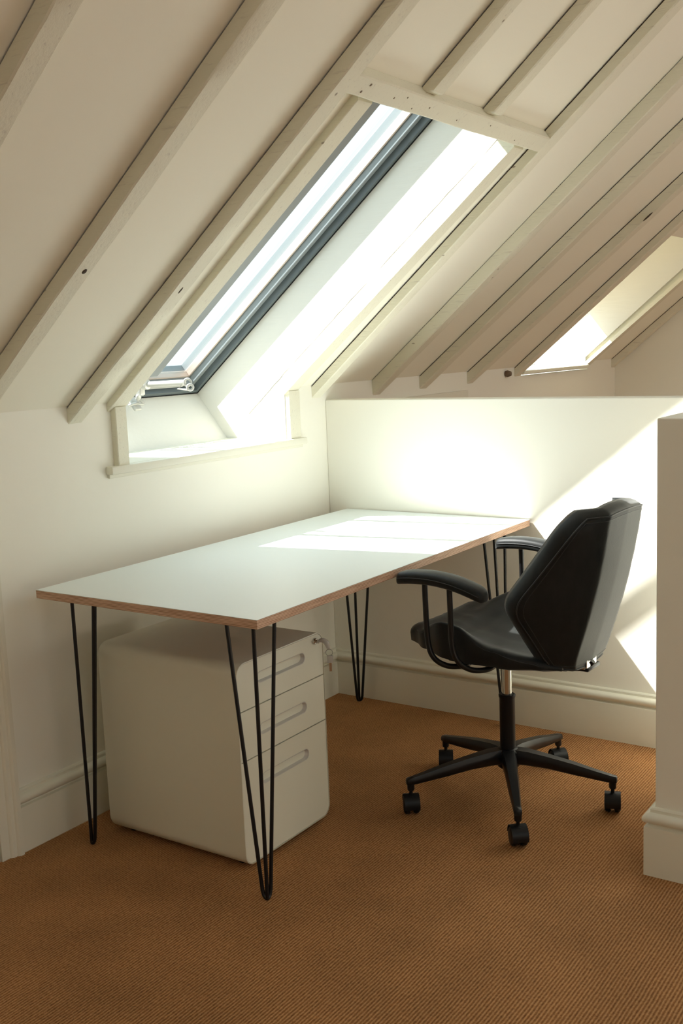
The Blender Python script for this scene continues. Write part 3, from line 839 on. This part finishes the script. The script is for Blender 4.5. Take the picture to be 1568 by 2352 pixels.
# keys in the lock
keys = empty('key_bunch', (0.64, -1.013, 0.536)); tag(keys, 'two small keys with clear plastic heads on a ring in the cabinet lock', 'keys')
korg = Vector(keys.location)
def kl(name, bm, m, **k):
    for v in bm.verts: v.co -= korg
    return link(name, bm, m, keys, **k)
bm = BM(); box(bm, (0.640, -1.0142, 0.531), (0.652, -1.0118, 0.541), 0.0005); kl('key_blade', bm, CHROME)
bm = BM()   # folded clear head that droops from the lock
hd = bez([(0.650, -1.013, 0.538), (0.660, -1.011, 0.541), (0.670, -1.009, 0.537), (0.676, -1.008, 0.526), (0.677, -1.008, 0.519)], 4)
for i, p in enumerate(hd):
    pass
tube(bm, hd, 0.0055, 10, radii=[0.0045+0.003*math.sin(PI*i/(len(hd)-1)) for i in range(len(hd))]); kl('key_head', bm, CLEARP, smooth='all')
bm = BM(); tube(bm, loop((0.679, -1.007, 0.507), 0.0095, (0.55, -0.83, 0.05), 24), 0.0007, 6, closed=True); kl('key_ring', bm, simple('dark_ring', (0.25, 0.23, 0.2), 0.3, 1.0), smooth='all')
bm = BM(); box(bm, (-0.0085, -0.0022, -0.022), (0.0085, 0.0022, 0.0), 0.0018, Matrix.Translation((0.681, -1.006, 0.499)) @ Matrix.Rotation(R(35), 4, 'Z')); kl('key_head', bm, CLEARP, smooth=60)
bm = BM(); box(bm, (-0.0035, -0.0008, -0.046), (0.0035, 0.0008, -0.021), 0.0, Matrix.Translation((0.681, -1.006, 0.499)) @ Matrix.Rotation(R(35), 4, 'Z')); kl('key_blade', bm, CHROME)

# ------------------------------------------------------------------ office chair
CH = empty('office_chair', (1.028, -0.610, 0), R(-3)); tag(CH, 'charcoal leather swivel chair with padded arms and five black castors at the desk', 'chair')
def chl(name, bm, m, parent=CH, **k): return link(name, bm, m, parent, **k)
# base
bm = BM()
lathe(bm, [(0, 0.098), (0.026, 0.100), (0.034, 0.108), (0.036, 0.130), (0.036, 0.152), (0.028, 0.160), (0, 0.160)], 28)
chl('hub', bm, BLACKM, smooth=50)
bm = BM(); lathe(bm, [(0, 0.15), (0.0225, 0.15), (0.0225, 0.312), (0.0245, 0.316), (0.0245, 0.322), (0.021, 0.324), (0.0145, 0.322), (0, 0.322)], 28)
chl('gas_lift_cover', bm, PLASTIC, smooth=50)
bm = BM(); lathe(bm, [(0, 0.318), (0.0142, 0.318), (0.0142, 0.44), (0, 0.44)], 24); chl('gas_lift', bm, CHROME, smooth=50)
RL = 0.302
def star_leg():
    bm = BM(); rings = []
    prof = [(0.022, 0.137, 0.022, 0.022), (0.06, 0.136, 0.021, 0.021), (0.12, 0.129, 0.018, 0.018), (0.19, 0.117, 0.016, 0.0165), (0.26, 0.104, 0.0125, 0.0125), (0.292, 0.0985, 0.011, 0.011), (RL+0.010, 0.0965, 0.0105, 0.009), (RL+0.0125, 0.095, 0.009, 0.007)]
    for x, z, hw, hh in prof:
        sec = [(-hw*.72, hh), (hw*.72, hh), (hw, hh*.35), (hw, -hh*.7), (hw*.7, -hh), (-hw*.7, -hh), (-hw, -hh*.7), (-hw, hh*.35)]
        rings.append([bm.verts.new((x, a, z+b)) for a, b in sec])
    for A, B in zip(rings, rings[1:]):
        for k in range(8): bm.faces.new((A[k], B[k], B[(k+1) % 8], A[(k+1) % 8]))
    bm.faces.new(rings[0]); bm.faces.new(rings[-1][::-1])
    lathe(bm, [(0, 0.070), (0.0095, 0.070), (0.0105, 0.074), (0.0105, 0.094), (0, 0.094)], 16, Matrix.Translation((RL, 0, 0)))
    return bm
def caster(kind):
    bm = BM()
    if kind == 'wheel':
        for s in (-1, 1):
            lathe(bm, [(0, 0.0045), (0.022, 0.0045), (0.0262, 0.0065), (0.0272, 0.011), (0.0268, 0.018), (0.023, 0.0222), (0.010, 0.0232), (0, 0.0232)], 28,
                  Matrix.Translation((0, 0, 0.0273)) @ align((0, 0, 0), (0, s, 0)))
    else:
        # hood between and above the wheels
        pts = []
        for k in range(11):
            a = R(-20 + 200*k/10); pts.append((0.0300*math.cos(a), 0.0290+0.0295*math.sin(a)))
        for k in range(11):
            a = R(180 - 200*k/10); pts.append((0.0278*math.cos(a), 0.0290+0.0278*math.sin(a)))
        prism(bm, pts, -0.0225, 0.0225)
        box(bm, (-0.015, -0.0038, 0.015), (0.015, 0.0038, 0.056), 0.001)
        tube(bm, [(0, 0, 0.055), (0, 0, 0.0745)], 0.0052, 12)
    return bm
wheel_me = None
spin = [-53-(-129+72*k)+dk for k, dk in enumerate((4, 6, -14, 12, -6))]
for k in range(5):
    a = R(-132 + 3 + 72*k)
    bm = star_leg()
    lg = chl('leg', bm, BLACKM, smooth=50); lg.rotation_euler = (0, 0, a)
    hood = chl('castor_hood', caster('hood'), PLASTIC, smooth=45, parent=lg); hood.name = 'castor'
    hood.location = (RL, 0, 0.0); hood.rotation_euler = (0, 0, R(spin[k]))
    bm = caster('wheel'); M = Matrix.Translation((RL, 0, 0)) @ Matrix.Rotation(R(spin[k]), 4, 'Z')
    for v in bm.verts: v.co = M @ v.co
    chl('castor_wheel', bm, PLASTIC, smooth=45, parent=lg)

# seat: closed sections across y
def seat_bm():
    bm = BM()
    NX, NS = 40, 56
    X0, X1 = -0.236, 0.232
    W = [(0, .120), (0.06, .168), (0.18, .205), (0.36, .240), (0.5, .243), (0.7, .215), (0.88, .165), (1, .120)]
    CREST = [(0, 0), (0.12, 0.015), (0.36, 0.092), (0.46, 0.094), (0.66, 0.045), (0.85, 0.018), (1, 0.0)]
    ZT = [(0, .530), (0.08, .540), (0.18, .532), (0.35, .510), (0.6, .492), (1, .480)]
    ZB = [(0, .484), (0.06, .480), (0.15, .476), (0.5, .464), (0.85, .452), (1, .450)]
    rings = []
    for i in range(NX+1):
        t = i/NX; tt = t
        x = X0 + (X1-X0)*(t if t > 0.09 else 0.09*(t/0.09)**1.9)
        wd = lerp_tab(W, t); cr = lerp_tab(CREST, t); zt = lerp_tab(ZT, t); zb = lerp_tab(ZB, t)
        endk = 1.0
        if t < 0.09: endk = math.sqrt(max(0.0, 1-(1-t/0.09)**2))*0.93+0.07
        zmid = (zt+zb)/2; ht = (zt-zb)/2*endk
        ring_ = []
        for k in range(NS):
            s = k/NS
            # around: 0..0.5 top from -1 to 1, 0.5..1 bottom back
            if s < 0.5:
                q = -1 + 4*s            # -1..1
                yy = math.sin(q*PI/2); ay = abs(yy)
                edge = max(0.0, (ay-0.80)/0.20)
                z = zmid + ht + cr*ay**2.6*endk
                z -= (0.022*endk)*(1-math.sqrt(max(0, 1-edge**2)))
                # stitched channels on the cushion
                if ay < 0.62:
                    g = abs(((yy*wd/0.034) + 0.5) % 1.0 - 0.5)
                    z -= 0.0028*math.exp(-(g/0.07)**2)
                y = yy*wd
            else:
                q = 1 - 4*(s-0.5)
                yy = math.sin(q*PI/2); ay = abs(yy)
                edge = max(0.0, (ay-0.70)/0.30)
                z = zmid - ht + 0.014*edge**2*endk
                y = yy*wd*0.985
            ring_.append(bm.verts.new((x + 0.0*ay, y, z)))
        rings.append(ring_)
    for A, B in zip(rings, rings[1:]):
        for k in range(NS): bm.faces.new((A[k], B[k], B[(k+1) % NS], A[(k+1) % NS]))
    bm.faces.new(rings[0]); bm.faces.new(rings[-1][::-1])
    return bm
seat = chl('seat', seat_bm(), LEATHER, smooth='all')
# seat piping along the upper side edge
def seat_edge(s):
    W = [(0, .120), (0.06, .168), (0.18, .205), (0.36, .240), (0.5, .243), (0.7, .215), (0.88, .165), (1, .120)]
    CREST = [(0, 0), (0.12, 0.015), (0.36, 0.092), (0.46, 0.094), (0.66, 0.045), (0.85, 0.018), (1, 0.0)]
    ZT = [(0, .530), (0.08, .540), (0.18, .532), (0.35, .510), (0.6, .492), (1, .480)]
    P = []
    for i in range(4, 37):
        t = i/40
        P.append(Vector((-0.236+0.468*t, s*(lerp_tab(W, t)*0.993), lerp_tab(ZT, t)+lerp_tab(CREST, t)*0.94-0.019)))
    return P
for s in (-1, 1):
    bm = BM(); tube(bm, seat_edge(s), 0.0016, 6); link('piping', bm, THREAD, seat, smooth='all')

# backrest
BW = [(0, .118), (0.03, .140), (0.43, .236), (0.90, .184), (0.965, .168), (1, .142)]
BD = [(0, .050), (0.43, .168), (1, .046)]     # how far the wings wrap forward
BT = [(0, .030), (0.15, .048), (0.5, .056), (0.9, .056), (1, .052)]
def bz(t): return 0.462 + (0.884-0.462)*t
def bxc(t): return 0.262 + 0.108*t + 0.010*math.sin(PI*t)
def wrap(a, a0):                 # flat middle panel, then a fairly tight turn into the wing
    if a < a0: return 0.0
    q = (a-a0)/(1-a0)
    return q*q/(q+0.22)*1.22
def back_pt(s, t, layer):
    wd = soft_tab(BW, t, 0.05); a = abs(s); D = soft_tab(BD, t, 0.08)
    y = s*wd; a0 = min(0.74, 0.108/wd)
    x = bxc(t) - D*wrap(a, a0) - 0.006*a
    z = bz(t) + 0.010*(1-a**2)*max(0, (t-0.8)/0.2) - 0.010*(1-a*a)*max(0, (0.12-t)/0.12)
    h = 0.09
    slope = 1.05*D*a/wd
    nv = Vector((1.0, math.copysign(slope, s), -0.20)).normalized()
    return Vector((x, y, z)) - nv*layer*soft_tab(BT, t)
def back_bm():
    bm = BM(); NS, NT_ = 44, 40
    def grid(layerf):
        return [[bm.verts.new(layerf(-1+2*i/NS, j/NT_)) for i in range(NS+1)] for j in range(NT_+1)]
    def front(s, t):
        a = abs(s); e = max(a, abs(2*t-1))
        th = 1.0*(1-0.12*max(0, (e-0.75)/0.25)**2)
        p = back_pt(s*0.99, 0.012+t*0.985, th)
        if a < 0.8:
            g = abs(((s*soft_tab(BW, t, 0.05)/0.036)+0.5) % 1.0-0.5)
            p.x += 0.0028*math.exp(-(g/0.07)**2)
        return p
    Rr = grid(lambda s, t: back_pt(s*0.992, 0.006+t*0.988, 0.0)); Fr = grid(front)
    for G, fl in ((Rr, False), (Fr, True)):
        for j in range(NT_):
            for i in range(NS):
                bm.faces.new((G[j][i], G[j][i+1], G[j+1][i+1], G[j+1][i]))
    # rounded rim
    def border(G):
        return [G[0][i] for i in range(NS)] + [G[j][NS] for j in range(NT_)] + [G[NT_][i] for i in range(NS, 0, -1)] + [G[j][0] for j in range(NT_, 0, -1)]
    params = [(-1+2*i/NS, 0) for i in range(NS)] + [(1, j/NT_) for j in range(NT_)] + [(-1+2*i/NS, 1) for i in range(NS, 0, -1)] + [(-1, j/NT_) for j in range(NT_, 0, -1)]
    rb, fb = border(Rr), border(Fr)
    layers = [rb]
    for f, o in ((0.10, 0.008), (0.32, 0.018), (0.60, 0.022), (0.90, 0.016)):
        L_ = []
        for idx, (s, t) in enumerate(params):
            c = back_pt(s, t, f)
            out = back_pt(s, t, 0) - back_pt(s*0.9, 0.5+(t-0.5)*0.9, 0)
            out = out.normalized()
            L_.append(bm.verts.new(c + out*o*0.55))
        layers.append(L_)
    layers.append(fb)
    n = len(rb)
    for A, B in zip(layers, layers[1:]):
        for k in range(n): bm.faces.new((A[k], A[(k+1) % n], B[(k+1) % n], B[k]))
    return bm, params
bbm, params = back_bm()
back = chl('backrest', bbm, LEATHER, smooth='all')
bm = BM(); tube(bm, [back_pt(s*0.998, 0.002+t*0.996, -0.015) for s, t in params], 0.0021, 6, closed=True); link('piping', bm, THREAD, back, smooth='all')
bm = BM(); tube(bm, [back_pt(s*0.955, 0.03+t*0.94, -0.002) for s, t in params], 0.0009, 5, closed=True); link('stitching', bm, THREAD, back, smooth='all')

# arms: pad on a bent rod loop
def arm_pad(s):
    bm = BM(); rings = []
    path = [(-0.176, 0.703, 0.012, 0.008), (-0.172, 0.706, 0.022, 0.015), (-0.160, 0.710, 0.028, 0.0175), (-0.12, 0.715, 0.031, 0.0185), (-0.06, 0.716, 0.032, 0.0185), (0.0, 0.709, 0.032, 0.0185), (0.05, 0.696, 0.030, 0.0185), (0.078, 0.686, 0.028, 0.018), (0.090, 0.6805, 0.022, 0.015), (0.094, 0.679, 0.012, 0.008)]
    P = bez([(a, b, c) for a, b, c, d in path], 3); D = bez([(d, 0, 0) for a, b, c, d in path], 3)
    for p, d in zip(P, D):
        x, z, hw, hh = p.x, p.y, p.z, d.x
        ring_ = []
        for k in range(20):
            a = 2*PI*k/20; c_, s_2 = math.cos(a), math.sin(a)
            ex = 0.55
            ring_.append(bm.verts.new((x, s*0.280 + math.copysign(abs(c_)**ex, c_)*hw, z + math.copysign(abs(s_2)**0.75, s_2)*hh*(1.1 if s_2 > 0 else 0.9))))
        rings.append(ring_)
    for A, B in zip(rings, rings[1:]):
        for k in range(20): bm.faces.new((A[k], B[k], B[(k+1) % 20], A[(k+1) % 20]))
    bm.faces.new(rings[0]); bm.faces.new(rings[-1][::-1])
    return bm
def pad_seam(s):
    path = [(-0.170, 0.708, 0.022), (-0.160, 0.712, 0.0285), (-0.12, 0.717, 0.0316), (-0.06, 0.718, 0.0326), (0.0, 0.711, 0.0326), (0.05, 0.698, 0.0306), (0.078, 0.688, 0.0286), (0.090, 0.682, 0.020)]
    bm = BM()
    for q in (-1, 1):
        tube(bm, bez([(a, s*0.280+q*c, b+0.001) for a, b, c in path], 4), 0.0011, 6)
    return bm
for s in (-1, 1):
    pad = chl('armrest', arm_pad(s), LEATHER, smooth='all')
    link('stitching', pad_seam(s), THREAD, pad, smooth='all')
    for (xt, xb, xe) in ((-0.094, -0.090, -0.030), (-0.016, -0.013, 0.045)):
        zt = 0.700 if xt < -0.05 else 0.694
        bm = BM()
        pts = bez([(xt, s*0.280, zt), (xt+0.001, s*0.280, 0.64), (xb, s*0.278, 0.54), (xb+0.012, s*0.270, 0.492), (xb+0.033, s*0.235, 0.462), (xe, s*0.19, 0.455), (xe+0.006, s*0.14, 0.462)], 6)
        tube(bm, pts, 0.0078, 12); chl('arm_support', bm, BLACKM, smooth=60)
# mechanism and back bracket
bm = BM(); box(bm, (-0.10, -0.16, 0.450), (0.10, 0.16, 0.464), 0.004); box(bm, (-0.09, -0.05, 0.425), (0.10, 0.05, 0.452), 0.008)
chl('tilt_mechanism', bm, BLACKM, smooth=45)
bm = BM(); 
for i_ in (0,):
    tube(bm, bez([(0.06, 0, 0.438), (0.19, 0, 0.432), (0.245, 0, 0.440), (0.268, 0, 0.462)], 6), 0.008, 12)
    box(bm, (0.200, -0.03, 0.436), (0.268, 0.05, 0.449), 0.004)
chl('back_bracket', bm, BLACKM, smooth=45)
bm = BM(); box(bm, (0.262, -0.034, 0.448), (0.2655, -0.010, 0.474), 0.001); box(bm, (0.262, 0.004, 0.450), (0.2655, 0.030, 0.474), 0.001); box(bm, (0.215, -0.040, 0.444), (0.262, 0.034, 0.456), 0.004)
chl('bracket_plate', bm, CHROME)
bm = BM(); tube(bm, [(0.02, -0.03, 0.437), (0.02, 0.10, 0.432), (0.03, 0.17, 0.425)], 0.004, 8); chl('height_lever', bm, BLACKM, smooth=60)

# ------------------------------------------------------------------ outside, seen faintly through the glass
bm = BM(); box(bm, (-90, -60, -3.2), (-0.3, 90, -3.0)); tag(link('ground', bm, simple('pale_ground', (0.42, 0.47, 0.45), 0.9), kind='structure'), 'pale ground outside the skylight')
hs = empty('distant_house', (-27, 21, -3.0)); tag(hs, 'faint pale house with a grey slate roof seen through the skylight glass', 'house')
bm = BM(); box(bm, (-4, -3.2, 0), (4, 3.2, 4.2)); link('house_wall', bm, simple('render_wall', (0.62, 0.62, 0.6), 0.9), hs)
bm = BM(); prism(bm, [(-3.6, 4.15), (3.6, 4.15), (0, 6.9)], -4.3, 4.3, 'x'); link('house_roof', bm, simple('slate', (0.33, 0.33, 0.37), 0.7), hs)
hs.rotation_euler = (0, 0, R(35))
